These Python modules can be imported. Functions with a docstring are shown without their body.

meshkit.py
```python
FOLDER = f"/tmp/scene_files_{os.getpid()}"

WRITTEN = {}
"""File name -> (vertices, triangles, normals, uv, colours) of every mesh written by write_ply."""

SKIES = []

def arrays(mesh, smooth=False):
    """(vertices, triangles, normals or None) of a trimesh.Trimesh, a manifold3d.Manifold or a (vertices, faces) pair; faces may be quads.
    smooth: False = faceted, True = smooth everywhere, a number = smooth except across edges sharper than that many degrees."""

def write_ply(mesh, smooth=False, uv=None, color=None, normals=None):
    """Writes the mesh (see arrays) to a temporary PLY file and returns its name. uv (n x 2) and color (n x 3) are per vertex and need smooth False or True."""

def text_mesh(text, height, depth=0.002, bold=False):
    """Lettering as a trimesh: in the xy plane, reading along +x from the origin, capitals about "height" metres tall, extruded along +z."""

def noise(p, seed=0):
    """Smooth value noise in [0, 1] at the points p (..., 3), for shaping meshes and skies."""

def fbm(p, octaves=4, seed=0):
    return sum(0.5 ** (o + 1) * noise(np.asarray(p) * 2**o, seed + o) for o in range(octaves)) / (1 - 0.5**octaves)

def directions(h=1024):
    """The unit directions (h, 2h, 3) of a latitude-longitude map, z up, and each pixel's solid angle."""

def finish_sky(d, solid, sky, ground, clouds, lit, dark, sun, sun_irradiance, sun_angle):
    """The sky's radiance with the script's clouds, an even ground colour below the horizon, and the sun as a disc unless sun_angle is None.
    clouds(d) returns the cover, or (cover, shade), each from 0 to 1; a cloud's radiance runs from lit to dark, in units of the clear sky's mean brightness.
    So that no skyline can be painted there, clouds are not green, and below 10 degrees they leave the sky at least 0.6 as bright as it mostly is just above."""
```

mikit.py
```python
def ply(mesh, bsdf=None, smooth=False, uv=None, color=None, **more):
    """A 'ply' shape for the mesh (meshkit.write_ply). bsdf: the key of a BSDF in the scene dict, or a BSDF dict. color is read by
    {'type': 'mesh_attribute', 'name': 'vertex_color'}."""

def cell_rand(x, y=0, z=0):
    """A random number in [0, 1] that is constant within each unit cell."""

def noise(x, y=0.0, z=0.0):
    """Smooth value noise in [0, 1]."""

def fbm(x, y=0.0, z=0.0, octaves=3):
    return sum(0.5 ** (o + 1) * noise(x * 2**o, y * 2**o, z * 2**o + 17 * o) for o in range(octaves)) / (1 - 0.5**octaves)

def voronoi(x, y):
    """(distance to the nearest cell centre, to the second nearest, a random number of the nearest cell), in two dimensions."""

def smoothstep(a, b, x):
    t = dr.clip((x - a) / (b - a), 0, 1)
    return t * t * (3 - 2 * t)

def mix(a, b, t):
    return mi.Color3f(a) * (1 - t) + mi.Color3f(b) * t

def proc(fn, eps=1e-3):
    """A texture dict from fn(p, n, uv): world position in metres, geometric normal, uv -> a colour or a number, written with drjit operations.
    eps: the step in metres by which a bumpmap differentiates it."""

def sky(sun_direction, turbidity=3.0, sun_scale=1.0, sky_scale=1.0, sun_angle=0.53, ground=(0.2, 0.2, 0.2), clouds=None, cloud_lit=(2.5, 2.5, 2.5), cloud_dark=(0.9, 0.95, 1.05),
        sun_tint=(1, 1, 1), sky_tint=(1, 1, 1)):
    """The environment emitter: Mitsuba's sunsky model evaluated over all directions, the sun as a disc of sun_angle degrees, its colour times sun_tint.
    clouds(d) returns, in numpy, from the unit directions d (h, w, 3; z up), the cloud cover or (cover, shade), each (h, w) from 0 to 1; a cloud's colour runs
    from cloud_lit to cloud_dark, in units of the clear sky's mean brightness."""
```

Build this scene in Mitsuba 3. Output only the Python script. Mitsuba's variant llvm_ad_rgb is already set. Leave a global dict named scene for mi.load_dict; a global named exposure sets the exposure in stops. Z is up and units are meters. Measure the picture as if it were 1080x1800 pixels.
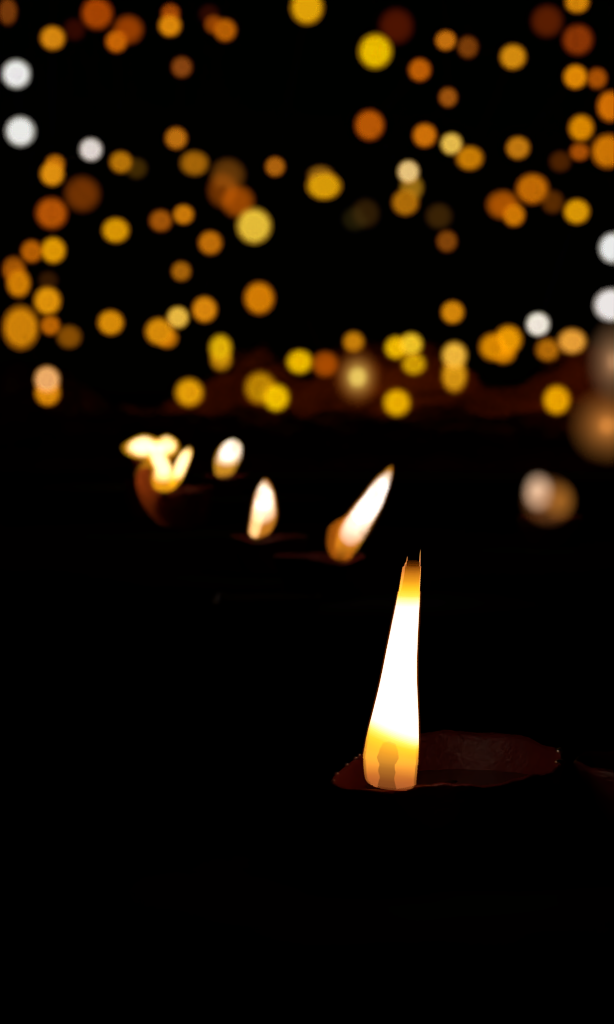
import math, random
import numpy as np, trimesh, mitsuba as mi, mikit, meshkit

T = mi.ScalarTransform4f
scene, labels = {}, {}

# ---------------------------------------------------------------- camera, sky, exposure
exposure = 0.0
EYE, TILT = [0, 0, 0.11], math.atan(200 / 4682)
scene['camera'] = {
    'type': 'thinlens', 'fov': math.degrees(2 * math.atan(900 / 4682)), 'fov_axis': 'y',
    'aperture_radius': 0.00112, 'focus_distance': 0.60, 'near_clip': 0.02, 'far_clip': 400.0,
    'to_world': T().look_at(origin=EYE, target=[0, math.cos(TILT), EYE[2] - math.sin(TILT)], up=[0, 0, 1]),
}
# a moonless night: the sky gives almost nothing
scene['night_sky'] = {**mikit.sky([0.3, -0.8, 0.12], turbidity=3, sun_scale=0.0, sky_scale=0.0016), 'sampling_weight': 20.0}

# ---------------------------------------------------------------- materials
rng = np.random.default_rng(7)


def clay_colour(p, n, uv):
    k = mikit.fbm(p[0] * 260, p[1] * 260, p[2] * 260, octaves=3)
    return mikit.mix((0.13, 0.008, 0.007), (0.21, 0.017, 0.012), k)


def terracotta_colour(p, n, uv):
    k = mikit.fbm(p[0] * 200, p[1] * 200, p[2] * 200, octaves=3)
    return mikit.mix((0.36, 0.075, 0.022), (0.50, 0.13, 0.045), k)


def clay_height(p, n, uv):
    return mikit.fbm(p[0] * 900, p[1] * 900, p[2] * 1400, octaves=3)


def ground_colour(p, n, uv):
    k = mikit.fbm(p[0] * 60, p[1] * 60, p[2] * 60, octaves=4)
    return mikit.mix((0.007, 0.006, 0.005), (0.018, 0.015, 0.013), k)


def earth_colour(p, n, uv):
    k = mikit.fbm(p[0] * 40, p[1] * 40, p[2] * 40, octaves=4)
    return mikit.mix((0.15, 0.026, 0.004), (0.27, 0.066, 0.012), k)


scene['clay'] = {'type': 'twosided', 'bsdf': {'type': 'bumpmap', 'scale': 0.0004, 'arbitrary': mikit.proc(clay_height, 2e-4),
                 'bsdf': {'type': 'principled', 'base_color': mikit.proc(clay_colour), 'roughness': 0.48, 'specular': 0.5}}}
scene['terracotta'] = {'type': 'twosided', 'bsdf': {'type': 'diffuse', 'reflectance': mikit.proc(terracotta_colour)}}
scene['wax'] = {'type': 'twosided', 'bsdf': {'type': 'principled', 'base_color': {'type': 'rgb', 'value': [0.24, 0.02, 0.01]}, 'roughness': 0.8, 'specular': 0.1}}
scene['silver'] = {'type': 'twosided', 'bsdf': {'type': 'principled', 'base_color': {'type': 'rgb', 'value': [0.75, 0.60, 0.58]}, 'metallic': 1.0, 'roughness': 0.15}}
scene['oil'] = {'type': 'twosided', 'bsdf': {'type': 'principled', 'base_color': {'type': 'rgb', 'value': [0.03, 0.012, 0.004]}, 'roughness': 0.12, 'specular': 0.45}}
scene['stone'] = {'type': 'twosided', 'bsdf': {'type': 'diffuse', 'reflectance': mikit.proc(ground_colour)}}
scene['earth'] = {'type': 'twosided', 'bsdf': {'type': 'diffuse', 'reflectance': mikit.proc(earth_colour)}}
scene['charred_cotton'] = {'type': 'twosided', 'bsdf': {'type': 'diffuse', 'reflectance': {'type': 'rgb', 'value': [0.05, 0.018, 0.005]}}}
scene['black_plastic'] = {'type': 'twosided', 'bsdf': {'type': 'principled', 'base_color': {'type': 'rgb', 'value': [0.012, 0.012, 0.012]}, 'roughness': 0.6}}
scene['copper_wire'] = {'type': 'twosided', 'bsdf': {'type': 'principled', 'base_color': {'type': 'rgb', 'value': [0.015, 0.013, 0.010]}, 'roughness': 0.6}}
scene['lamp_glass'] = {'type': 'diffuse', 'reflectance': {'type': 'rgb', 'value': [0.02, 0.02, 0.02]}}
scene['hot_gas'] = {'type': 'null'}                                     # a flame is gas: light passes through it


def numbered(name):
    if not any(k == name or k.startswith(name + '__') for k in list(scene) + list(labels)):
        return name
    i = 1
    while any(k == f'{name}_{i:03d}' or k.startswith(f'{name}_{i:03d}__') for k in list(scene) + list(labels)):
        i += 1
    return f'{name}_{i:03d}'


def thing(name, label, category, group=None, kind=None):
    key = numbered(name)
    labels[key] = {'label': label, 'category': category}
    if group:
        labels[key]['group'] = group
    return key


# ---------------------------------------------------------------- setting: the ground and the low wall
n = 90
gx, gy = np.meshgrid(np.linspace(-1, 1, n) ** 3 * 60, np.concatenate([np.linspace(-3, 6, 60), np.geomspace(6.3, 150, n - 60)]))
gz = (meshkit.fbm(np.stack([gx * 6, gy * 6, gx * 0], -1), 4, 3) - 0.5) * 0.004 - 0.001
idx = np.arange(n * n).reshape(n, n)
quads = np.stack([idx[:-1, :-1], idx[:-1, 1:], idx[1:, 1:], idx[1:, :-1]], -1).reshape(-1, 4)
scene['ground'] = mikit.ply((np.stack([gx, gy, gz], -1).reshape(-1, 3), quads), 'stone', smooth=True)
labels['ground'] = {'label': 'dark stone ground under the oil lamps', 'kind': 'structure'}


# an uneven bank of red earth behind the lowest lights
bx = np.linspace(-1.2, 1.2, 400)
crest = 0.105 + sum(h * np.exp(-((bx - m) / w) ** 2) for m, h, w in [(-0.42, 0.045, 0.09), (-0.09, 0.070, 0.075), (0.07, 0.070, 0.06), (0.18, 0.090, 0.085), (0.42, 0.085, 0.08), (-0.8, 0.08, 0.2), (0.9, 0.09, 0.2)])
crest = crest + 0.05 * (meshkit.fbm(np.stack([bx * 14, bx * 0, bx * 0], -1), 4, 9) - 0.5)
# worn back below: the upper part stands out over the foot
prof = np.array([(4.10, -0.05), (4.08, 0.020), (4.02, 0.046), (3.955, 0.060), (3.918, 0.078)] + [(3.900, 0.15), (3.905, 0.4), (3.914, 0.65), (3.93, 0.85), (3.955, 0.96), (3.99, 1.0), (4.06, 0.95), (4.2, 0.6), (4.4, -1.5)])
tt = np.linspace(0, len(prof) - 1, 90)
py, k = np.interp(tt, np.arange(len(prof)), prof[:, 0]), np.interp(tt, np.arange(len(prof)), np.r_[prof[:5, 1] * 0, prof[5:, 1]])
low = np.interp(tt, np.arange(5), prof[:5, 1])
v = np.stack([bx[None] + 0 * py[:, None], py[:, None] + 0 * bx[None], low[:, None] + k[:, None] * (crest[None] - 0.078)], -1)
v = v + (np.stack([meshkit.fbm(v * 22 + 40 * k, 4, 4 + k) for k in range(3)], -1) - 0.5) * [0.03, 0.045, 0.045]
i, j = np.meshgrid(np.arange(89), np.arange(399), indexing='ij')
q = np.stack([i * 400 + j, i * 400 + j + 1, (i + 1) * 400 + j + 1, (i + 1) * 400 + j], -1).reshape(-1, 4)
scene['earth_bank'] = mikit.ply((v.reshape(-1, 3), q), 'earth', smooth=True)
labels['earth_bank'] = {'label': 'uneven bank of rust red earth glowing dimly between the lowest lights', 'kind': 'structure'}


# ---------------------------------------------------------------- flames: nested shells of glowing gas round a white core
def outline(rows):
    """rows (height, left, right) from base to tip -> (heights, centres, radii), rounded off at both ends."""
    r = np.array(sorted(rows), float)
    from scipy.interpolate import PchipInterpolator
    return PchipInterpolator(r[:, 0], (r[:, 1] + r[:, 2]) / 2), PchipInterpolator(r[:, 0], (r[:, 2] - r[:, 1]) / 2), r[0, 0], r[-1, 0]


def loft(rows, s, bottom, top, round_b, round_t, dx=0.0, unit=1.0, rings=26, sides=22, slant=0.0, grow=0.0):
    c, r, z0, z1 = outline(rows)
    bottom, top = max(bottom, z0), min(top, z1)
    a = (1 - np.cos(np.linspace(0, np.pi, rings))) / 2
    z = bottom + (top - bottom) * a
    rad = s * r(z) + grow
    eb, et = max(round_b, 1e-3), max(round_t, 1e-3)
    rad = rad * np.sqrt(np.clip(1 - np.clip(1 - (z - bottom) / eb, 0, 1) ** 2, 0, 1)) * np.sqrt(np.clip(1 - np.clip(1 - (top - z) / et, 0, 1) ** 2, 0, 1))
    ang = np.arange(sides) * 2 * np.pi / sides
    x = c(z)[:, None] + dx + rad[:, None] * np.cos(ang)
    y = rad[:, None] * np.sin(ang)
    zz = z[:, None] + 0 * ang - slant * rad[:, None] * np.cos(ang)
    v = np.stack([x, y, zz], -1).reshape(-1, 3)
    i, j = np.meshgrid(np.arange(rings - 1), np.arange(sides), indexing='ij')
    q = np.stack([i * sides + j, i * sides + (j + 1) % sides, (i + 1) * sides + (j + 1) % sides, (i + 1) * sides + j], -1).reshape(-1, 4)
    return v * unit, q


def strip(rows, lo, hi, s, bottom, top, unit, sides=40, grow=0.0):
    """The open slice between two heights of a flame's outer wall; neighbouring slices share their edge."""
    c, r, z0, z1 = outline(rows)
    z = np.linspace(lo, hi, max(2, int((hi - lo) / 8) + 1))
    tilt = 0.10 + 0.30 * np.interp(z, [45, 95, 110, 200], [0, 1, 1, 0]) - 0.10 * np.interp(z, [110, 200], [0, 1])
    ang = np.arange(sides) * 2 * np.pi / sides
    high = z[:, None] - (tilt * r(np.clip(z, z0, z1)))[:, None] * np.cos(ang)       # the slices lie aslant
    zz = np.clip(high, z0, z1)
    rad = grow + s * r(zz) * np.sqrt(np.clip(1 - np.clip(1 - (z - bottom) / 10, 0, 1) ** 2, 0, 1))[:, None] * np.sqrt(np.clip(1 - np.clip(1 - (top - z) / 8, 0, 1) ** 2, 0, 1))[:, None]
    v = np.stack([c(zz) + rad * np.cos(ang), rad * np.sin(ang), high], -1).reshape(-1, 3)
    i, j = np.meshgrid(np.arange(len(z) - 1), np.arange(sides), indexing='ij')
    q = np.stack([i * sides + j, i * sides + (j + 1) % sides, (i + 1) * sides + (j + 1) % sides, (i + 1) * sides + j], -1).reshape(-1, 4)
    return v * unit, q


def lerp(p, k):
    return p[0] + (p[1] - p[0]) * k if isinstance(p, tuple) else p


class Flame:
    """One flame: every shell is a piece of it (digits as names join into one part). Lengths in units of the flame's own scale."""

    def __init__(self, key, at, unit, weight=1.0):
        self.key, self.at, self.unit, self.n, self.weight = key, at, unit, 0, weight

    def add(self, mesh, colour, bsdf='hot_gas', flip=False, weight=None):
        v, q = mesh
        if flip:
            q = q[:, ::-1]
        self.n += 1
        scene[f'{self.key}__{self.n}'] = mikit.ply((v, q), bsdf, smooth=True, to_world=T().translate(self.at),
            emitter={'type': 'area', 'radiance': {'type': 'rgb', 'value': [float(c) for c in colour]}, 'sampling_weight': float(weight or self.weight)})

    def band(self, rows, n, colour, s=(1.0, 0.9), bottom=-1e9, top=1e9, rb=8, rt=12, dx=0.0, flip=0, slant=0.0):
        for i in range(n):
            k = (i + 0.5) / n
            self.add(loft(rows, lerp(s, k), lerp(bottom, k), lerp(top, k), lerp(rb, k), lerp(rt, k), lerp(dx, k), self.unit, slant=slant), np.array(colour) / n,
                     flip=flip == 1 or (flip == 2 and i % 2))

    def core(self, rows, colour, s, bottom, top, r=12, dx=0.0):
        self.add(loft(rows, s, bottom, top, r, r, dx, self.unit, rings=70, sides=64), colour, 'lamp_glass', weight=4 * self.weight)


def glow(self, centre, half, n, colour, s0, s1, bsdf='hot_gas'):
    """A round blur of gas: ellipsoid shells."""
    b = trimesh.creation.icosphere(3 if n > 1 else 4)
    for i in range(n):
        s = s1 + (s0 - s1) * (1 - (i + 0.5) / n) ** 1.35
        v = (np.array(b.vertices) * [half[0] * s, half[0] * s, half[1] * s] + [centre[0], 0, centre[1]]) * self.unit
        self.add((v, np.array(b.faces)), np.array(colour) / n, bsdf)


Flame.glow = glow


def rel(rows, x0, y0):
    """(row, left, right) counted downwards -> heights above the flame's foot."""
    return [(y0 - y, a - x0, b - x0) for y, a, b in rows]


# ---------------------------------------------------------------- clay oil lamps
def diya_mesh(R, H, spout, seed, length=1.45, far=0.0):
    """A hand pinched bowl with a spout towards the direction `spout`; outside, rim and inside as one skin."""
    prof = [(0.0, 0.0), (0.50, 0.0), (0.56, 0.03), (0.72, 0.25), (0.87, 0.55), (0.97, 0.85), (1.0, 0.97), (0.992, 1.005), (0.972, 1.01), (0.95, 0.985), (0.90, 0.86), (0.78, 0.58), (0.60, 0.30), (0.30, 0.17), (0.0, 0.15)]
    p = np.array(prof)
    d = np.r_[0, np.cumsum(np.hypot(*np.diff(p, axis=0).T))]
    from scipy.interpolate import PchipInterpolator
    t = np.linspace(0, d[-1], 64)
    pr, pz = PchipInterpolator(d, p[:, 0])(t), PchipInterpolator(d, p[:, 1])(t)
    m = 128
    ang = np.arange(m) * 2 * np.pi / m
    phi = math.atan2(spout[1], spout[0])
    dphi = (ang - phi + np.pi) % (2 * np.pi) - np.pi
    lobe = np.exp(-(dphi / 0.42) ** 2)
    r = pr[:, None] * (1 + (length - 1) * lobe[None] * np.clip(pz[:, None], 0, 1) ** 1.6)
    z = pz[:, None] * (1 - 0.11 * lobe[None] * np.clip(pz[:, None], 0, 1) ** 2 + far * np.sin(ang)[None] * np.clip(pz[:, None], 0, 1))
    x, y = r * np.cos(ang) * R, r * np.sin(ang) * R
    v = np.stack([x, y, z * H], -1)
    nz = np.stack([meshkit.fbm(v * 170 + 31 * k, 3, seed + 5 * k) for k in range(3)], -1) - 0.5
    v = v + nz * (0.0010 + 0.0009 * np.clip(pz, 0, 1)[:, None, None] ** 4) * np.clip(pr * 3, 0, 1)[:, None, None]
    k, j = np.meshgrid(np.arange(63), np.arange(m), indexing='ij')
    q = np.stack([k * m + j, k * m + (j + 1) % m, (k + 1) * m + (j + 1) % m, (k + 1) * m + j], -1).reshape(-1, 4)
    return v.reshape(-1, 3), q


def oil_mesh(R, H, spout, length, level=0.78):
    m = 64
    ang = np.arange(m) * 2 * np.pi / m
    phi = math.atan2(spout[1], spout[0])
    dphi = (ang - phi + np.pi) % (2 * np.pi) - np.pi
    r = 0.86 * R * (1 + 0.5 * (length - 1) * np.exp(-(dphi / 0.40) ** 2))
    v = np.vstack([[[0, 0, level * H]], np.stack([r * np.cos(ang), r * np.sin(ang), 0 * ang + level * H], -1)])
    i = np.arange(m)
    return v, np.stack([0 * i, 1 + i, 1 + (i + 1) % m], -1)


def wick_mesh(points, radius, seed):
    """A twisted cotton wick along the points, frayed at its burning end."""
    from scipy.interpolate import PchipInterpolator
    p = np.array(points, float)
    t = np.r_[0, np.cumsum(np.linalg.norm(np.diff(p, axis=0), axis=1))]
    u = np.linspace(0, t[-1], 36)
    c = PchipInterpolator(t, p)(u)
    tan = np.gradient(c, axis=0)
    tan /= np.linalg.norm(tan, axis=1, keepdims=True)
    a = np.cross(tan, [0.1, 1, 0.05]); a /= np.linalg.norm(a, axis=1, keepdims=True)
    b = np.cross(tan, a)
    m = 18
    ang = np.arange(m) * 2 * np.pi / m
    twist = u[:, None] / radius * 0.9
    rad = radius * (1 + 0.16 * np.cos(3 * ang[None] + twist)) * (1 + 0.45 * (meshkit.noise(np.stack([u * 1300, u * 0 + seed, u * 0], -1)) - 0.4))[:, None]
    rad = rad * (0.72 + 0.56 * meshkit.fbm(np.stack([np.cos(ang)[None] * 1.7 + 0 * u[:, None], np.sin(ang)[None] * 1.7 + seed + 0 * u[:, None], u[:, None] * 1700 + 0 * ang[None]], -1), 3, seed))
    rad[-1] *= 0.6
    rad[0] *= 0.3
    v = c[:, None] + rad[..., None] * (np.cos(ang)[None, :, None] * a[:, None] + np.sin(ang)[None, :, None] * b[:, None])
    i, j = np.meshgrid(np.arange(35), np.arange(m), indexing='ij')
    q = np.stack([i * m + j, i * m + (j + 1) % m, (i + 1) * m + (j + 1) % m, (i + 1) * m + j], -1).reshape(-1, 4)
    cap = np.array([[35 * m + k, 35 * m + (k + 1) % m, 35 * m + (k + 1) % m] for k in range(m)])
    top = len(m * 36 * [0])
    v = np.vstack([v.reshape(-1, 3), c[-1:] + tan[-1:] * radius * 0.3])
    tri = np.vstack([q[:, [0, 1, 2]], q[:, [0, 2, 3]], np.stack([cap[:, 0], cap[:, 1], np.full(m, top)], -1)])
    return v, tri


def lamp(label, centre, R, H, spout, seed, length=1.45, far=0.0, wick=None, category='oil lamp', group=None, level=0.78, fill='oil'):
    key = thing('clay_lamp', label, category, group)
    spout = np.array(spout, float) / np.hypot(*spout)
    scene[key + '__bowl'] = mikit.ply(diya_mesh(R, H, spout, seed, length, far), 'clay', smooth=True, to_world=T().translate(centre))
    if level:
        scene[key + '__' + fill] = mikit.ply(oil_mesh(R, H, spout, length, level), fill, to_world=T().translate(centre))
    if wick is not None:
        foot, tip, rad = wick
        mid = [(centre[0] + foot[0]) / 2, (centre[1] + foot[1]) / 2, min(centre[2] + 0.74 * H, foot[2])]
        scene[key + '__wick'] = mikit.ply(wick_mesh([[centre[0], centre[1], centre[2] + 0.72 * H], mid, foot, tip], rad, seed), 'charred_cotton', smooth=True)
    return key


ROW = 'clay oil lamps burning in a receding row'


def rim_point(R, H, spout, seed, length, far, angle):
    v = diya_mesh(R, H, spout, seed, length, far)[0].reshape(64, 128, 3)
    ring = v[:, int(round(angle / 360 * 128)) % 128]
    return ring[np.argmax(ring[:, 2])]


# --- the lamp in front, in focus
FX, FY, FZ, U = 0.0190, 0.6010, 0.0216, 0.6 / 4682
k0 = lamp('red clay oil lamp in front, in sharp focus, with a tall steady flame', [0.0362, 0.622, 0.0], 0.0240, 0.0258, (-0.84, -0.54), 11, 1.46, 0.12,
          ([FX - 0.0008, FY + 0.0006, FZ - 0.0020], [FX - 0.0003, FY, FZ + 0.0102], 0.0017), group=ROW)
rows = rel([(1393, 698, 702), (1388, 672, 727), (1382, 655, 730), (1370, 645, 731), (1340, 642, 733), (1310, 646, 734), (1290, 650, 734), (1250, 660, 733), (1200, 672, 731),
            (1150, 682, 731), (1100, 692, 733), (1050, 702, 735.5), (1000, 710, 738), (980, 714, 739), (972, 716, 739)], 688, 1388)
f = Flame(k0 + '__flame', [FX, FY, FZ], U, 6.0)
for a_, b_, c_ in [(204, 0.50, 0.9), (196, 0.45, 1.6), (188, 0.50, 1.2), (181, 0.40, 1.7), (174, 0.50, 1.1), (166, 0.35, 1.5), (8, 0.95, 1.0), (346, 0.80, 1.7)]:
    q_ = rim_point(0.0240, 0.0258, np.array([-0.84, -0.54]) / np.hypot(0.84, 0.54), 11, 1.46, 0.12, a_) + [0.0362, 0.622, 0.0002]
    bead = trimesh.creation.icosphere(2, radius=b_ / 1000)
    scene[numbered(k0 + '__glitter_bead')] = mikit.ply((np.array(bead.vertices) * [c_, 1, 0.8], bead.faces), 'silver', smooth=True, to_world=T().translate(q_))
# the wall of burning gas: each slice of it has the colour that the fuel burns with at that height
SLICES = [(-7, (0.16, 0.045, 0.020)), (4, (0.40, 0.098, 0.022)), (18, (0.47, 0.115, 0.018)), (35, (0.76, 0.270, 0.024)), (52, (0.94, 0.400, 0.020)), (68, (1.00, 0.450, 0.006)),
          (82, (1.02, 0.600, 0.006)), (92, (1.05, 0.800, 0.120)), (101, (1.08, 0.980, 0.550)), (110, (1.10, 1.080, 1.020)), (322, (1.10, 1.080, 1.020)), (332, (1.08, 0.980, 0.500)),
          (342, (1.04, 0.760, 0.060)), (354, (0.98, 0.560, 0.002)), (368, (0.72, 0.290, 0.001)), (382, (0.50, 0.150, 0.001)), (394, (0.16, 0.034, 0.000)), (405, (0.012, 0.002, 0.000))]
hs, cs = np.array([h for h, _ in SLICES], float), np.array([c for _, c in SLICES])
cuts = np.concatenate([np.arange(-7, 110, 3.0), [110, 160, 220, 280, 322], np.arange(325, 406, 3.2)])
for lo_, hi_ in zip(cuts[:-1], cuts[1:]):
    c_ = np.array([np.interp((lo_ + hi_) / 2, hs, cs[:, i]) for i in range(3)])
    if hi_ <= 101:                                                     # round the wick most of the light comes from behind it
        behind = float(np.interp((lo_ + hi_) / 2, [40, 100], [0.66, 0.0]))
        f.add(strip(rows, lo_, hi_, 1.0, -7, 406, U), c_ * (1 - behind), weight=0.15)
        f.add(strip(rows, lo_, hi_, 0.90, -7, 406, U), c_ * behind, flip=True, weight=0.15)
    else:
        f.add(strip(rows, lo_, hi_, 1.0, -7, 406, U), c_, weight=8.0 if hi_ - lo_ > 20 else 0.3)
hem = np.concatenate([np.arange(-5, 106, 6.0), [340], np.arange(346, 400, 6.0)])
for lo_, hi_ in zip(hem[:-1], hem[1:]):                                                                                     # cooler hem
    k_ = float(np.interp((lo_ + hi_) / 2, [0, 30, 105, 335, 370, 398], [0.12, 0.30, 1.0, 0.9, 0.4, 0.03]))
    f.add(strip(rows, lo_, hi_, 1.0, -7, 406, U, grow=3.6), np.array((0.11, 0.025, 0.002)) * k_, weight=0.4)
    f.add(strip(rows, lo_, hi_, 1.0, -7, 406, U, grow=1.7), np.array((0.34, 0.125, 0.028)) * k_, weight=0.4)
for lo_, hi_, k_ in [(50, 90, 0.5), (90, 300, 1.0), (300, 330, 0.6), (330, 350, 0.3)]:
    f.add(strip(rows, lo_, hi_, 1.0, -7, 406, U, grow=6.5), np.array((0.030, 0.006, 0.001)) * k_, weight=0.3)
f.core(rows, (0.05, 0.05, 0.05), 0.80, 126, 304, 46, 0.0)
# the two thin tongues the tip splits into
f.band(rel([(1040, 733.5, 737), (1012, 735.5, 739.2), (990, 737, 740), (975, 738.4, 740), (964, 739.4, 740)], 688, 1388), 1, (0.50, 0.17, 0.055), rb=16, rt=10)
f.band(rel([(1040, 705, 708), (1015, 708.8, 712.5), (995, 712, 715.5), (983, 715, 717), (976, 716.4, 717)], 688, 1388), 1, (0.44, 0.15, 0.045), rb=16, rt=10)

lamp('unlit red clay lamp at the right edge, touching the lamp in front', [0.0872, 0.628, 0.0], 0.0240, 0.0240, (0.9, -0.4), 23, 1.4, 0.0)


def pixel_unit(depth):
    return depth / 4682


def at(x, y, d):
    """A point d metres in front of the eye, from tangents measured on the photograph."""
    u, v, c, s = (x - 540) / 4682, (900 - y) / 4682, math.cos(TILT), math.sin(TILT)
    return [u * d, d * (c + v * s), EYE[2] + d * (v * c - s)]


# --- second lamp: a flame blown to the right
p = at(600, 985, 1.44)
k = lamp('clay oil lamp second from the front, its long flame leaning to the right', [p[0] - 0.012, p[1] + 0.026, 0], 0.025, 0.0235, (0.35, -0.9), 31, 1.35, 0.0,
         ([p[0] - 0.001, p[1] + 0.001, p[2] - 0.001], [p[0] + 0.001, p[1], p[2] + 0.009], 0.0017), group=ROW)
base = rel([(988, 594, 612), (983, 586, 618), (970, 577, 625), (950, 573, 632), (930, 576, 634), (915, 590, 636), (905, 605, 630)], 600, 985)
body = rel([(983, 592, 620), (970, 590, 627), (950, 592, 638), (925, 600, 651), (910, 609, 659), (890, 624, 669), (870, 640, 677), (850, 655, 684), (832, 671, 689), (820, 684, 691), (815, 688, 690)], 600, 985)
f = Flame(k + '__flame', p, pixel_unit(1.44), 3.0)
f.band(base, 4, (0.34, 0.080, 0.003), s=(1.04, 0.70), rb=12, rt=16, flip=2)
f.band(body, 2, (0.04, 0.008, 0.001), s=(1.30, 1.08), bottom=(20, 40), rb=20, rt=20)
f.band(body, 3, (0.44, 0.165, 0.010), s=(1.03, 0.90), bottom=(2, 22), top=(170, 160), rb=14, rt=20)
f.band(body, 4, (1.25, 1.15, 0.98), s=(0.90, 0.66), bottom=(24, 58), top=(158, 140), rb=24, rt=24, dx=(2, 3.5))
f.core(body, (0.75, 0.75, 0.75), 0.66, 66, 140, 24, 2.5)

# --- third lamp
p = at(455, 948, 1.65)
k = lamp('clay oil lamp third from the front, with a slim upright flame', [p[0] + 0.006, p[1] + 0.026, 0], 0.025, 0.0235, (-0.2, -0.95), 37, 1.35, 0.0,
         ([p[0], p[1] + 0.001, p[2] - 0.001], [p[0] + 0.0035, p[1], p[2] + 0.0095], 0.0017), group=ROW)
body = rel([(950, 444, 456), (946, 440, 463), (935, 438, 474), (915, 441, 484), (905, 442.5, 486), (890, 444.5, 485), (870, 449, 482), (855, 455, 477.5), (845, 460, 473), (838, 464.5, 468.5)], 455, 948)
low = rel([(945, 456, 464), (935, 457, 474), (920, 459, 482), (905, 461, 485), (895, 466, 484)], 455, 948)
f = Flame(k + '__flame', p, pixel_unit(1.65), 3.0)
f.band(body, 2, (0.04, 0.008, 0.001), s=(1.24, 1.06), rb=20, rt=20)
f.band(body, 4, (0.52, 0.18, 0.014), s=(1.02, 0.82), bottom=(-2, 6), top=(112, 104), rb=10, rt=16)
f.band(body, 4, (1.15, 1.02, 0.80), s=(0.86, 0.56), bottom=(24, 50), top=(104, 90), rb=20, rt=22, dx=(-1, -2))
f.band(rel([(944, 440, 456), (925, 441, 462), (905, 443, 466), (885, 446, 468)], 455, 948), 3, (0.9, 0.6, 0.28), s=(0.95, 0.45), rb=14, rt=14)
f.core(body, (0.75, 0.75, 0.75), 0.62, 52, 90, 20, -1)

# --- fourth lamp
p = at(395, 838, 2.97)
k = lamp('small far clay oil lamp with one round flame, right of the burning cluster', [p[0], p[1] + 0.026, 0], 0.025, 0.0235, (0.0, -0.95), 41, 1.35, 0.0,
         ([p[0], p[1] + 0.001, p[2] - 0.001], [p[0] + 0.001, p[1], p[2] + 0.0095], 0.0017), group=ROW)
body = rel([(840, 384, 398), (834, 380, 407), (820, 377, 416), (805, 378.5, 423), (795, 382, 425), (785, 388.5, 424.5), (777, 397, 421), (771, 405, 414)], 395, 838)
f = Flame(k + '__flame', p, pixel_unit(2.97), 3.0)
f.band(body, 4, (0.62, 0.26, 0.016), s=(1.08, 0.80), rb=10, rt=10)
f.band(body, 4, (1.2, 1.1, 0.90), s=(0.98, 0.66), bottom=(18, 32), top=(67, 60), rb=12, rt=12, dx=1)
f.core(body, (0.75, 0.75, 0.75), 0.70, 32, 61, 12)

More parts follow.
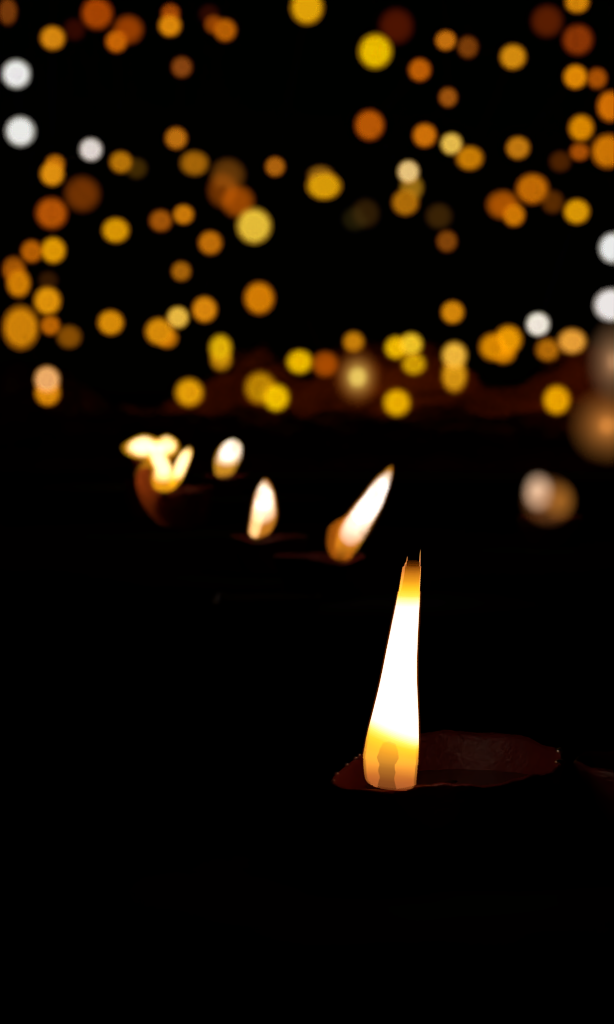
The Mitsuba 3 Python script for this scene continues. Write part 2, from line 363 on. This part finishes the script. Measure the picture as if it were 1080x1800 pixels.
# --- the cluster at the left: lamps burning side by side
def small_lamp(label, x, y, d, seed, rows, bands, wick_to=(0.0, 0.008), spout=(0.1, -0.95), shift=0.0, core=(0.8, 0.72, 0.45)):
    p = at(x, y, d)
    k = lamp(label, [p[0] + shift, p[1] + 0.019, 0], 0.018, max(0.02, p[2] - 0.0005), spout, seed, 1.3, 0.0, ([p[0], p[1] + 0.001, p[2] - 0.001], [p[0] + wick_to[0], p[1], p[2] + wick_to[1]], 0.0016), group=ROW)
    f = Flame(k + '__flame', p, pixel_unit(d), 3.0)
    body = rel(rows, x, y)
    for b in bands:
        f.band(body, **b)
    hh = [r[0] for r in body]
    f.core(body, core, 0.5, min(hh) + 0.36 * (max(hh) - min(hh)), max(hh) - 0.2 * (max(hh) - min(hh)), 8)
    return k


def hot(h, white=(1.7, 1.35, 0.65), s=(0.80, 0.32)):
    return [dict(n=4, colour=(0.80, 0.32, 0.006), s=(1.14, 0.76), rb=8, rt=8), dict(n=4, colour=white, s=s, bottom=(0.15 * h, 0.35 * h), top=(h, 0.8 * h), rb=12, rt=12)]


small_lamp('clay oil lamp with the brightest flame, low in the burning cluster at left', 288, 864, 2.20, 51,
           [(866, 284, 296), (858, 272, 307), (842, 267, 309), (825, 270, 305), (808, 264, 297), (792, 262, 291), (778, 268, 284), (770, 274, 280)], hot(92), spout=(-0.75, -0.65), shift=0.014)
small_lamp('clay oil lamp whose narrow flame leans right, right end of the burning cluster', 306, 856, 2.27, 53,
           [(858, 301, 308), (848, 299, 316), (835, 302, 323), (815, 309, 331), (798, 318, 337), (788, 327, 337), (784, 332, 335)], hot(70), spout=(-0.7, -0.6), shift=0.015)
small_lamp('far clay oil lamp whose flame is blown flat to the left, back of the cluster', 258, 808, 3.34, 57,
           [(808, 246, 266), (802, 232, 278), (794, 220, 282), (786, 217, 284), (778, 224, 280), (770, 238, 272), (764, 246, 262)], hot(40, (1.3, 1.1, 0.6), (0.8, 0.4)))
small_lamp('far clay oil lamp with a short upright flame, rearmost of the cluster', 292, 806, 3.40, 59,
           [(806, 284, 300), (798, 274, 308), (788, 272, 314), (778, 275, 312), (770, 282, 304), (764, 290, 297)], hot(40, (1.1, 0.9, 0.4), (0.8, 0.4)))
small_lamp('clay oil lamp with a dim orange flame at the left side of the cluster', 250, 846, 2.45, 61,
           [(848, 244, 254), (840, 238, 262), (828, 240, 270), (816, 247, 276), (806, 256, 276), (800, 264, 272)],
           [dict(n=5, colour=(0.40, 0.14, 0.004), s=(1.1, 0.4), rb=10, rt=10)], core=(0.1, 0.04, 0.002))

# --- the lamp at right, out of the row
p = at(962, 912, 1.96)
k = lamp('clay oil lamp alone at the right, its short flame blurred white and orange', [p[0] + 0.004, p[1] + 0.024, 0], 0.024, 0.022, (-0.1, -0.95), 67, 1.3, 0.0,
         ([p[0], p[1] + 0.001, p[2] - 0.001], [p[0] + 0.003, p[1], p[2] + 0.008], 0.0016), group=ROW)
f = Flame(k + '__flame', p, pixel_unit(1.96), 3.0)
f.glow((2, 32), (34, 32), 9, (0.17, 0.058, 0.014), 1.6, 0.3)
f.glow((22, 32), (18, 22), 9, (0.28, 0.100, 0.010), 1.8, 0.1)
f.glow((-16, 48), (17, 21), 11, (0.85, 0.54, 0.34), 1.9, 0.1)
f.glow((-17, 50), (4, 6), 1, (0.08, 0.07, 0.05), 1, 1, 'lamp_glass')

# --- unlit clay between the lamps
p = at(470, 1046, 1.16)
lamp('unlit red lamp full of wax, dark, between the front lamp and the third flame', [p[0], p[1] + 0.01, 0], 0.0235, 0.0235, (-0.6, -0.6), 71, 1.3, 0.0, level=0.97, fill='wax')

# a shallow clay saucer leaning on its edge beside the cluster
key = thing('clay_saucer', 'tilted terracotta saucer glowing red below the burning cluster at left', 'saucer')
m = 72
prof = np.array([(0, 0.0), (0.5, 0.02), (0.85, 0.10), (1.0, 0.22), (1.0, 0.27), (0.95, 0.27), (0.82, 0.16), (0.5, 0.09), (0, 0.07)])
ang = np.arange(m) * 2 * np.pi / m
v = np.stack([prof[:, :1] * np.cos(ang), prof[:, :1] * np.sin(ang), prof[:, 1:] + 0 * ang], -1).reshape(-1, 3) * 0.027
i, j = np.meshgrid(np.arange(len(prof) - 1), np.arange(m), indexing='ij')
q = np.stack([i * m + j, i * m + (j + 1) % m, (i + 1) * m + (j + 1) % m, (i + 1) * m + j], -1).reshape(-1, 4)
p = at(264, 880, 2.215)
axis = np.array([0.80, -0.42, 0.43]); axis /= np.linalg.norm(axis)
side = np.cross([0, 1, 0], axis); side /= np.linalg.norm(side)
M = np.eye(4); M[:3, :3] = np.stack([side, np.cross(axis, side), axis], 1); M[:3, 3] = p
scene[key] = mikit.ply((v, q), 'terracotta', smooth=35, to_world=T(M))

# ---------------------------------------------------------------- fairy lights: x, y, z (m), half width and half height (mm), radiance, soft milky glass or clear, label
LIGHTS = [
    (-0.2530, 2.2678, 0.4367, 7.94, 11.78, (0.162, 0.0362, 0.003), 0, 'dim brown oval fairy light in the top left corner'),
    (-0.1632, 2.0852, 0.4087, 12.60, 12.60, (0.3419, 0.0498, 0.0006), 0, 'large burnt orange fairy light at the top, left of the teardrop amber pair'),
    (-0.1980, 2.0874, 0.3901, 9.96, 9.52, (0.5972, 0.2123, 0.0044), 0, 'amber fairy light below the top left corner, beside the burnt orange one'),
    (-0.2821, 3.2512, 0.5565, 11.38, 11.38, (0.0296, 0.0026, 0.0006), 1, 'faint dark red fairy light between the amber and large burnt orange ones, top left'),
    (-0.1544, 2.1719, 0.3987, 8.99, 8.99, (0.5029, 0.1109, 0.0015), 0, 'small orange fairy light just below the large burnt orange one at top left'),
    (-0.2124, 3.1892, 0.5480, 15.22, 14.55, (0.305, 0.0468, 0.0006), 1, 'blurred orange fairy light behind the small orange one at top left'),
    (-0.1102, 2.1556, 0.4092, 9.37, 8.92, (0.624, 0.2089, 0.003), 0, 'amber fairy light forming the lower half of a teardrop near the top'),
    (-0.1240, 2.4361, 0.4589, 8.52, 9.04, (0.314, 0.0559, 0.0015), 0, 'dull orange fairy light forming the upper half of a teardrop near the top'),
    (-0.1124, 2.4064, 0.4070, 9.45, 9.45, (0.2122, 0.0498, 0.0052), 0, 'small brown fairy light alone in the dark below the teardrop amber pair'),
    (-0.2237, 2.0625, 0.3593, 11.17, 11.17, (0.7454, 0.7454, 0.7305), 0, 'upper of the two large white fairy lights at the left edge'),
    (-0.2214, 2.0678, 0.3159, 11.64, 11.64, (0.7605, 0.7605, 0.7305), 0, 'lower of the two large white fairy lights at the left edge'),
    (-0.1541, 1.9083, 0.2871, 8.31, 8.31, (0.6724, 0.6038, 0.5647), 0, 'small greyish white fairy light right of the two large white ones'),
    (-0.1175, 2.4040, 0.3432, 9.96, 9.96, (0.4564, 0.1414, 0.0048), 0, 'small plain ochre fairy light in the dark, above a blurred ochre one'),
    (-0.1543, 2.2193, 0.3056, 9.67, 9.20, (0.4125, 0.1497, 0.0024), 0, 'ochre fairy light right below the small greyish white light'),
    (-0.2081, 3.2630, 0.3900, 11.45, 10.75, (0.0482, 0.0213, 0.0009), 1, 'faint olive fairy light touching the ochre one below the small white light'),
    (-0.1872, 1.9648, 0.2745, 8.98, 8.98, (0.6584, 0.2447, 0.0044), 0, 'amber fairy light forming the lower half of an egg shape at left'),
    (-0.1893, 2.0103, 0.2859, 7.48, 7.05, (0.4125, 0.1256, 0.0024), 0, 'ochre fairy light forming the upper half of an egg shape at left'),
    (-0.2700, 3.2138, 0.3552, 18.80, 18.80, (0.162, 0.0315, 0.0009), 1, 'large blurred rust brown fairy light above the big orange light at left'),
    (-0.2044, 2.1393, 0.2578, 12.97, 12.97, (0.4125, 0.0768, 0.0015), 0, 'big plain orange fairy light at left, below the egg shaped amber pair'),
    (-0.1222, 2.9033, 0.3647, 13.27, 11.42, (0.3763, 0.1282, 0.0024), 1, 'blurred ochre fairy light below the small plain ochre one'),
    (-0.0620, 2.0309, 0.3885, 8.83, 8.83, (0.4125, 0.0973, 0.0012), 0, 'orange fairy light near the top, right of the teardrop amber pair'),
    (-0.1010, 2.9041, 0.5144, 8.32, 8.32, (0.2623, 0.0498, 0.0006), 1, 'small blurred rust fairy light on the upper left of an orange one'),
    (-0.1099, 3.0130, 0.5409, 9.90, 9.27, (0.0232, 0.0026, 0.0006), 1, 'very faint dark red fairy light above the orange one near the top'),
    (0.0000, 2.0141, 0.4032, 12.60, 13.03, (0.6867, 0.3264, 0.0024), 0, 'large yellow fairy light cut off by the top edge, near the middle'),
    (0.0474, 1.8597, 0.3505, 12.04, 12.43, (0.6939, 0.4019, 0.0), 0, 'large bright yellow round fairy light below the dark red one near the top'),
    (0.0992, 2.9801, 0.5231, 16.75, 17.38, (0.0723, 0.0066, 0.0006), 1, 'large dark red blurred fairy light behind the bright yellow one'),
    (0.0794, 1.8881, 0.3411, 8.22, 8.22, (0.4564, 0.0973, 0.0015), 0, 'orange fairy light right below the large bright yellow round one'),
    (0.0441, 1.8881, 0.3024, 10.63, 11.03, (0.4397, 0.0867, 0.0015), 0, 'large orange fairy light in the upper middle with a faint tail below'),
    (-0.0245, 2.0542, 0.2876, 7.64, 7.64, (0.3763, 0.1086, 0.004), 0, 'small ochre brown fairy light alone left of the half capped yellow one'),
    (0.0129, 2.0228, 0.2703, 13.55, 10.54, (0.6308, 0.2962, 0.0024), 0, 'large squat yellow fairy light with a dim cap on top'),
    (0.0106, 2.0721, 0.2821, 10.79, 8.15, (0.1946, 0.0807, 0.0044), 0, 'dim olive cap fairy light on top of the squat yellow one'),
    (-0.0868, 2.9358, 0.3545, 16.54, 15.92, (0.117, 0.0362, 0.0024), 1, 'blurred brown fairy light above the large pale yellow one'),
    (-0.0908, 2.8831, 0.3342, 14.41, 16.86, (0.1559, 0.0315, 0.0006), 1, 'blurred rust fairy light in the smear above the large pale yellow one'),
    (-0.0736, 2.8374, 0.3186, 15.39, 14.79, (0.305, 0.0591, 0.0006), 1, 'blurred orange brown fairy light touching the upper left of the pale yellow one'),
    (0.1056, 2.0402, 0.3820, 8.01, 7.58, (0.4969, 0.1441, 0.0044), 0, 'left fairy light of the close ochre and brown pair at upper right'),
    (0.1401, 2.3337, 0.4153, 9.16, 9.66, (0.1746, 0.0413, 0.0027), 0, 'brown right fairy light of the close pair at upper right'),
    (0.1700, 2.2125, 0.3915, 11.03, 10.57, (0.5906, 0.2299, 0.0044), 0, 'plain amber fairy light alone in the dark at upper right'),
    (0.2382, 2.3651, 0.4587, 10.78, 9.28, (0.5972, 0.2089, 0.0027), 0, 'amber fairy light cut by the top edge near the right corner'),
    (0.2697, 3.0129, 0.5333, 15.66, 15.66, (0.0976, 0.012, 0.0006), 1, 'blurred dark rust fairy light near the top right'),
    (0.2417, 2.3930, 0.4296, 13.96, 13.96, (0.227, 0.0315, 0.0015), 0, 'large brick brown fairy light below the amber one at the top right corner'),
    (0.1846, 1.8426, 0.3308, 8.41, 8.41, (0.6584, 0.2123, 0.0015), 0, 'amber fairy light directly below the large brick brown one'),
    (0.2566, 2.3703, 0.3926, 8.81, 9.31, (0.3419, 0.0694, 0.0012), 0, 'dull orange fairy light joined to the right side of an amber one'),
    (0.1097, 2.0825, 0.3437, 7.30, 7.74, (0.2874, 0.073, 0.004), 0, 'small brown fairy light below and right of the orange one at upper right'),
    (0.2206, 1.9489, 0.3222, 9.73, 11.38, (0.5776, 0.1414, 0.0012), 0, 'orange fairy light cut by the right edge, below the dull orange one'),
    (0.0884, 2.0103, 0.3072, 9.18, 9.18, (0.552, 0.1441, 0.0024), 0, 'orange amber fairy light left of the small pale lemon one'),
    (0.1079, 1.9992, 0.2998, 8.29, 8.29, (0.6939, 0.4326, 0.0648), 0, 'small pale lemon fairy light at the right of centre'),
    (0.1381, 2.2713, 0.3136, 11.83, 10.38, (0.5149, 0.1732, 0.0015), 0, 'amber fairy light touching the lower right of the pale lemon one'),
    (0.1470, 1.8645, 0.2842, 8.52, 8.12, (0.4621, 0.1612, 0.0044), 0, 'plain ochre fairy light alone in the dark at right of centre'),
    (0.2393, 2.3368, 0.3456, 11.17, 11.67, (0.6172, 0.2089, 0.0006), 0, 'amber fairy light standing on top of a small dull orange one at right'),
    (0.2438, 2.3942, 0.3301, 8.91, 7.89, (0.3325, 0.0659, 0.0015), 0, 'small dull orange fairy light directly under an amber one at right'),
    (0.2920, 3.0863, 0.3827, 10.83, 10.17, (0.0685, 0.0148, 0.0006), 1, 'faint brown fairy light left of the small dull orange one at right'),
    (0.2192, 1.9496, 0.2897, 12.22, 12.64, (0.552, 0.1583, 0.0012), 0, 'large orange amber fairy light cut by the right edge'),
    (0.1616, 1.9183, 0.2600, 12.04, 11.22, (0.4793, 0.1256, 0.0012), 0, 'large orange fairy light at top of the cluster at right'),
    (0.2155, 2.9449, 0.3228, 15.35, 13.47, (0.402, 0.0847, 0.0006), 1, 'blurred orange fairy light on the left side of the cluster at right'),
    (0.1737, 2.2434, 0.2636, 9.31, 9.78, (0.552, 0.1612, 0.0012), 0, 'amber orange fairy light at the bottom of the cluster at right'),
    (0.2803, 3.0502, 0.3336, 10.71, 11.35, (0.0976, 0.0232, 0.0006), 1, 'faint brown fairy light between the large orange and the golden light at right'),
    (0.1860, 1.8439, 0.2386, 9.22, 8.83, (0.624, 0.2678, 0.0012), 0, 'golden fairy light right of the cluster, below the large orange amber one'),
    (0.0684, 1.8069, 0.2628, 7.49, 7.88, (0.7231, 0.4867, 0.1812), 0, 'cream coloured fairy light on top of a mustard smear'),
    (0.0696, 1.8911, 0.2483, 9.86, 9.45, (0.3813, 0.1334, 0.0024), 0, 'ochre fairy light at the bottom of the mustard smear under the cream light'),
    (0.1139, 2.9111, 0.3389, 10.83, 12.07, (0.305, 0.1414, 0.006), 1, 'blurred mustard fairy light between the cream light and the ochre one'),
    (0.0626, 2.8548, 0.3072, 13.06, 13.67, (0.0273, 0.0114, 0.0015), 1, 'barely lit brown fairy light left of the ochre one in the middle'),
    (0.0518, 2.8997, 0.3042, 12.03, 11.41, (0.013, 0.0091, 0.0015), 1, 'barely lit olive fairy light, leftmost of the faint pair in the middle'),
    (0.1463, 2.9636, 0.3116, 12.93, 12.30, (0.0395, 0.0155, 0.0015), 1, 'faint olive brown fairy light above the small brown one right of centre'),
    (0.1076, 2.0555, 0.2306, 8.09, 8.53, (0.1878, 0.0483, 0.0027), 0, 'small brown fairy light, lowest of the upper field right of centre'),
    (-0.1442, 2.0161, 0.2365, 10.51, 9.65, (0.6172, 0.2638, 0.0012), 0, 'golden fairy light alone in the dark, left of the brown and ochre pair'),
    (-0.1203, 2.1999, 0.2559, 9.60, 9.13, (0.305, 0.0749, 0.0024), 0, 'brown left fairy light of a touching pair at left of centre'),
    (-0.0919, 1.9902, 0.2466, 7.83, 7.41, (0.5149, 0.1612, 0.0024), 0, 'ochre right fairy light of a touching pair at left of centre'),
    (-0.1769, 1.8631, 0.2130, 8.92, 9.32, (0.6514, 0.2638, 0.0012), 0, 'golden fairy light below the big plain orange one at left'),
    (-0.1966, 1.9082, 0.2147, 7.92, 8.33, (0.402, 0.0951, 0.0012), 0, 'orange fairy light touching the left side of a golden one'),
    (-0.2450, 2.2337, 0.2174, 9.75, 11.18, (0.314, 0.0749, 0.0012), 0, 'dull orange fairy light at the left edge above an amber one'),
    (-0.2363, 2.1881, 0.2041, 10.02, 11.88, (0.5583, 0.1763, 0.0012), 0, 'amber fairy light at the left edge below a dull orange one'),
    (-0.1841, 1.8945, 0.1790, 9.89, 10.29, (0.6514, 0.2484, 0.0027), 0, 'golden amber fairy light right above the small orange one at lower left'),
    (-0.2025, 1.8885, 0.1599, 13.08, 15.90, (0.5583, 0.1954, 0.0024), 0, 'very large amber oval fairy light at the left edge'),
    (-0.2025, 2.1065, 0.1674, 7.86, 7.86, (0.4342, 0.1086, 0.0012), 0, 'small orange fairy light squeezed between the very large amber one and a blurred one'),
    (-0.2852, 3.2002, 0.1836, 12.62, 11.94, (0.2384, 0.073, 0.0012), 1, 'blurred brown fairy light right of the small orange one at lower left'),
    (-0.1453, 1.9756, 0.1659, 9.89, 9.47, (0.6172, 0.2299, 0.0024), 0, 'plain amber fairy light alone in the dark at lower left'),
    (-0.1757, 1.8026, 0.1227, 9.04, 9.42, (0.7605, 0.363, 0.1221), 0, 'peach coloured upper half of a capsule at lower left'),
    (-0.1797, 1.8473, 0.1139, 9.26, 9.66, (0.624, 0.2123, 0.003), 0, 'amber lower half of a capsule at lower left'),
    (-0.1191, 2.1496, 0.1636, 11.68, 11.23, (0.6105, 0.2263, 0.0027), 0, 'amber fairy light left below the small pale yellow one'),
    (-0.1508, 2.8759, 0.1749, 10.12, 9.50, (0.5149, 0.1554, 0.0015), 1, 'blurred amber tail fairy light at lower right of an amber one, under the pale yellow'),
    (-0.1018, 2.1050, 0.1736, 8.75, 8.75, (0.7231, 0.4222, 0.0482), 0, 'small pale yellow fairy light at left of centre'),
    (-0.3145, 3.2453, 0.2530, 10.02, 9.33, (0.0319, 0.0091, 0.0009), 1, 'very faint brown fairy light between two golden lights at left'),
    (-0.1126, 2.3918, 0.2235, 8.91, 8.91, (0.3325, 0.1062, 0.0027), 0, 'small brown ochre fairy light alone in the dark left of centre'),
    (-0.0748, 1.9490, 0.1747, 9.34, 9.76, (0.6172, 0.2089, 0.0037), 0, 'amber fairy light upper right of the small pale yellow one'),
    (-0.0727, 2.0095, 0.2267, 9.20, 9.20, (0.4621, 0.1334, 0.0024), 0, 'ochre fairy light below left of the large pale yellow one'),
    (-0.0385, 1.9454, 0.2353, 13.04, 13.45, (0.7084, 0.4538, 0.0369), 0, 'large pale yellow fairy light, palest of the big ones'),
    (-0.0368, 2.0557, 0.1870, 12.04, 12.92, (0.5841, 0.1763, 0.0012), 0, 'large egg shaped orange fairy light in the middle'),
    (-0.1703, 3.8562, 0.1182, 20.98, 20.98, (0.6867, 0.2879, 0.0024), 0, 'golden fairy light at lower left of centre, above the burning flames'),
    (-0.1241, 3.8296, 0.1818, 16.74, 20.01, (0.6584, 0.363, 0.0024), 0, 'tall yellow fairy light above the golden one, left of centre'),
    (-0.1247, 3.8740, 0.1661, 16.11, 16.94, (0.402, 0.1702, 0.0024), 0, 'mustard lower end of the tall yellow fairy light'),
    (-0.0107, 3.8627, 0.1627, 19.36, 17.71, (0.7231, 0.3822, 0.0), 0, 'bright yellow fairy light left of a dull orange one in the low row'),
    (0.0263, 3.8508, 0.1592, 16.84, 16.01, (0.3763, 0.0659, 0.0006), 1, 'blurred dull orange fairy light right of a bright yellow one in the low row'),
    (0.0675, 3.8635, 0.1915, 15.24, 15.24, (0.491, 0.1763, 0.0027), 0, 'small ochre fairy light above the glowing pale blur in the low row'),
    (-0.0676, 3.8652, 0.1248, 23.50, 24.33, (0.4397, 0.1954, 0.0012), 0, 'large mustard fairy light half behind a bright yellow one in the low row'),
    (-0.0440, 3.8196, 0.1108, 19.15, 19.97, (0.7758, 0.4379, 0.0006), 0, 'bright yellow fairy light in front of the large mustard one in the low row'),
    (0.0729, 3.8401, 0.1403, 15.97, 19.25, (0.6795, 0.2372, 0.013), 3, 'glowing pale yellow blur with an orange halo in the low row'),
    (0.1300, 3.8564, 0.1034, 20.16, 20.16, (0.7305, 0.3537, 0.0006), 0, 'golden fairy light at the bottom of the low row, right of centre'),
    (0.1292, 3.8609, 0.1832, 16.88, 16.88, (0.7454, 0.392, 0.0006), 0, 'bright yellow left fairy light of a trio in the low row'),
    (0.1489, 3.8161, 0.1872, 16.68, 16.68, (0.7605, 0.4756, 0.0176), 0, 'pale yellow upper right fairy light of a trio in the low row'),
    (0.1551, 3.8685, 0.1595, 17.74, 16.09, (0.5583, 0.2798, 0.0012), 0, 'mustard lowest fairy light of a trio in the low row'),
    (0.1223, 2.2422, 0.1821, 9.80, 9.80, (0.5841, 0.2089, 0.0027), 0, 'plain amber fairy light directly above the yellow capsule'),
    (0.2109, 3.8181, 0.1710, 18.32, 19.95, (0.7682, 0.412, 0.0395), 0, 'pale amber top of the tall capsule in the low row'),
    (0.2134, 3.8619, 0.1429, 18.54, 25.13, (0.5906, 0.2599, 0.006), 0, 'amber lower part of the tall capsule in the low row'),
    (0.2886, 3.8244, 0.1939, 19.98, 20.79, (0.7305, 0.2757, 0.0012), 0, 'golden upper fairy light of an overlapping group left of the small white one'),
    (0.2665, 3.8222, 0.1833, 19.97, 19.97, (0.6105, 0.2089, 0.0006), 0, 'amber left fairy light of an overlapping group left of the small white one'),
    (0.2853, 3.8669, 0.1759, 17.73, 16.08, (0.552, 0.1826, 0.0006), 0, 'dull amber lowest fairy light of an overlapping group left of the small white one'),
    (0.1515, 1.7510, 0.1585, 8.02, 8.02, (0.7758, 0.7157, 0.6172), 0, 'small white fairy light at right above the peach and brown pair'),
    (0.3832, 3.8572, 0.1922, 20.97, 18.50, (0.7231, 0.309, 0.0343), 0, 'peach fairy light right below the small white one at right'),
    (0.3490, 3.8697, 0.1801, 17.74, 16.91, (0.3813, 0.1206, 0.0024), 0, 'brown ochre fairy light directly below the small white one at right'),
    (0.1996, 1.7513, 0.1711, 11.75, 11.01, (0.7758, 0.7305, 0.7157), 0, 'lower of the two white fairy lights cut by the right edge'),
    (0.2065, 1.7999, 0.2111, 10.15, 10.54, (0.7605, 0.7605, 0.7454), 0, 'upper of the two white fairy lights cut by the right edge'),
    (0.3612, 3.8555, 0.1075, 20.16, 21.80, (0.7305, 0.309, 0.0006), 0, 'golden fairy light at lower right, left of the orange edge glow'),
    (0.4416, 3.8344, 0.1623, 20.85, 32.30, (0.4342, 0.2158, 0.0976), 2, 'tall khaki blur at the right edge above the peach glow'),
    (0.4326, 3.8381, 0.0707, 29.09, 29.09, (0.6105, 0.2158, 0.0395), 2, 'large peach orange blur at the right edge below the khaki one'),
]
WIRES = [
    ('drop', [0, 9, 10, 69, 70]),
    ('drop', [68, 71, 72, 76, 77]),
    ('drop', [2, 15, 18, 67, 73]),
    ('drop', [1, 11, 16, 64, 75]),
    ('drop', [6, 4, 13, 65, 78]),
    ('drop', [7, 8, 12, 82, 80]),
    ('drop', [20, 66, 85, 84, 83]),
    ('drop', [23, 28, 30, 29, 86]),
    ('drop', [24, 26, 27, 57, 58]),
    ('drop', [34, 42, 44, 45, 63]),
    ('drop', [35, 36, 46, 54, 100]),
    ('drop', [40, 47, 52, 56, 106]),
    ('drop', [37, 39, 41, 48, 49]),
    ('drop', [43, 51, 110, 109]),
    ('drop', [3, 81, 74]),
    ('drop', [5, 14, 17]),
    ('drop', [22, 19, 79]),
    ('drop', [21, 31, 32]),
    ('drop', [33, 60, 61]),
    ('drop', [25, 59, 62]),
    ('drop', [38, 55, 53]),
    ('drop', [50]),
    ('run', [88, 89, 90, 92, 97, 98, 99, 101, 104, 105, 103, 108, 107]),
    ('run', [87, 93, 94, 96, 102, 111]),
    ('run', [91, 95, 113, 112]),
]

ball = trimesh.creation.icosphere(3)
ball_v, ball_f = np.array(ball.vertices), np.array(ball.faces)
ball_big = trimesh.creation.icosphere(4)
BALL = mikit.ply((ball_v, ball_f), 'lamp_glass', smooth=True)
skin = trimesh.creation.icosphere(2)
BALL_GAS = mikit.ply((np.array(skin.vertices), np.array(skin.faces)), 'hot_gas', smooth=True)
SPREAD = {1: (1.30, 0.55), 2: (2.1, 0.25), 3: (2.4, 0.45)}
SKIN, HEART = (0.9, 0.40, 0.20), (1.3, 3.6, 14.0)                         # tints of a flame-like lamp
bulbs = []
for x, y, z, rx, rz, colour, soft, text in LIGHTS:
    key = thing('fairy_light', text, 'fairy light', 'fairy lights hanging in the dark behind the lamps')
    bulbs.append((x, y, z, rz / 1e3))
    rx, rz = rx / 1e3, rz / 1e3
    if not soft:
        # a frosted bulb: a brighter heart in two thin shells of lit glass
        white = min(colour) > 0.4
        for i, (s, k, tint) in enumerate([(0.74, 0.50, (1.0, 1.12, 1.25)), (0.90, 0.34, (1.0, 0.97, 0.9)), (1.06, 0.24, (1.0, 0.84, 0.6))]):
            tint = np.array(tint) if not white else 1 + (np.array(tint) - 1) * 0.4
            scene[f'{key}__{i + 1}'] = {**(BALL if i == 0 else BALL_GAS), 'to_world': T().translate([x, y, z]).scale([rx * s, rx * s, rz * s]),
                'emitter': {'type': 'area', 'radiance': {'type': 'rgb', 'value': [float(c) for c in np.array(colour) * k * tint]}, 'sampling_weight': 0.35}}
        continue
    n = 9 if soft == 1 else 13                                                              # milky globe: the glow thins out towards its skin
    s0, s1 = SPREAD[soft]
    for i in range(n):
        k = (i + 0.5) / n
        s = s1 + (s0 - s1) * (1 - k) ** (1.7 if soft > 1 else 1.0)
        tint = np.array(colour) * (np.array(SKIN) * (1 - k) + np.array(HEART) * k if soft == 3 else 1)
        scene[f'{key}__{i + 1}'] = {**BALL_GAS, 'to_world': T().translate([x, y, z]).scale([rx * s, rx * s, rz * s]),
            'emitter': {'type': 'area', 'radiance': {'type': 'rgb', 'value': [float(c) * ((k + 0.25) / 0.75 if soft > 1 else 1) / n for c in tint]}, 'sampling_weight': 0.3}}
    scene[f'{key}__{n + 1}'] = {**mikit.ply(ball_big, 'lamp_glass', smooth=True), 'to_world': T().translate([x, y, z]).scale([rx * 0.2, rx * 0.2, rz * 0.2]),
        'emitter': {'type': 'area', 'radiance': {'type': 'rgb', 'value': [c * 0.05 for c in colour]}, 'sampling_weight': 0.3}}


def wire_mesh(points, radius=0.00016, sides=6):
    p = np.array(points, float)
    fine = [p[0]]
    for a, b in zip(p[:-1], p[1:]):
        for t in np.linspace(0, 1, 7)[1:]:
            fine.append(a + (b - a) * t + np.array([0, 0, -0.02 * t * (1 - t) * np.hypot(*(b - a)[:2])]))
    p = np.array(fine)
    tan = np.gradient(p, axis=0)
    tan /= np.linalg.norm(tan, axis=1, keepdims=True) + 1e-12
    a = np.cross(tan, [0.12, 0.98, 0.1]); a /= np.linalg.norm(a, axis=1, keepdims=True) + 1e-12
    b = np.cross(tan, a)
    ang = np.arange(sides) * 2 * np.pi / sides
    v = p[:, None] + radius * (np.cos(ang)[None, :, None] * a[:, None] + np.sin(ang)[None, :, None] * b[:, None])
    i, j = np.meshgrid(np.arange(len(p) - 1), np.arange(sides), indexing='ij')
    q = np.stack([i * sides + j, i * sides + (j + 1) % sides, (i + 1) * sides + (j + 1) % sides, (i + 1) * sides + j], -1).reshape(-1, 4)
    return v.reshape(-1, 3), q


nets = []
for how, members in WIRES:
    pts = [np.array(bulbs[i][:3]) for i in members]
    if how == 'drop':                                                  # drops from the head cable, above the picture
        pts = [np.array([pts[0][0], 2.4, 0.80]), pts[0] * [1, 1, 0] + [0, 0, 0.62]] + pts
    else:
        pts = [np.array([pts[0][0] - 0.25, 2.4, 0.80])] + pts + [np.array([pts[-1][0] + 0.25, 2.4, 0.80])]
    nets.append(trimesh.Trimesh(*[np.asarray(a) for a in (lambda m: (m[0], np.vstack([m[1][:, [0, 1, 2]], m[1][:, [0, 2, 3]]])))(wire_mesh(pts))], process=False))
m = wire_mesh([[-0.9, 2.4, 0.80], [0, 2.4, 0.80], [0.9, 2.4, 0.80]], 0.002)
nets.append(trimesh.Trimesh(m[0], np.vstack([m[1][:, [0, 1, 2]], m[1][:, [0, 2, 3]]]), process=False))
key = thing('wire_net', 'net of hair thin dark wires carrying all the fairy lights', 'wire net')
scene[key] = mikit.ply(trimesh.util.concatenate(nets), 'copper_wire', smooth=True)
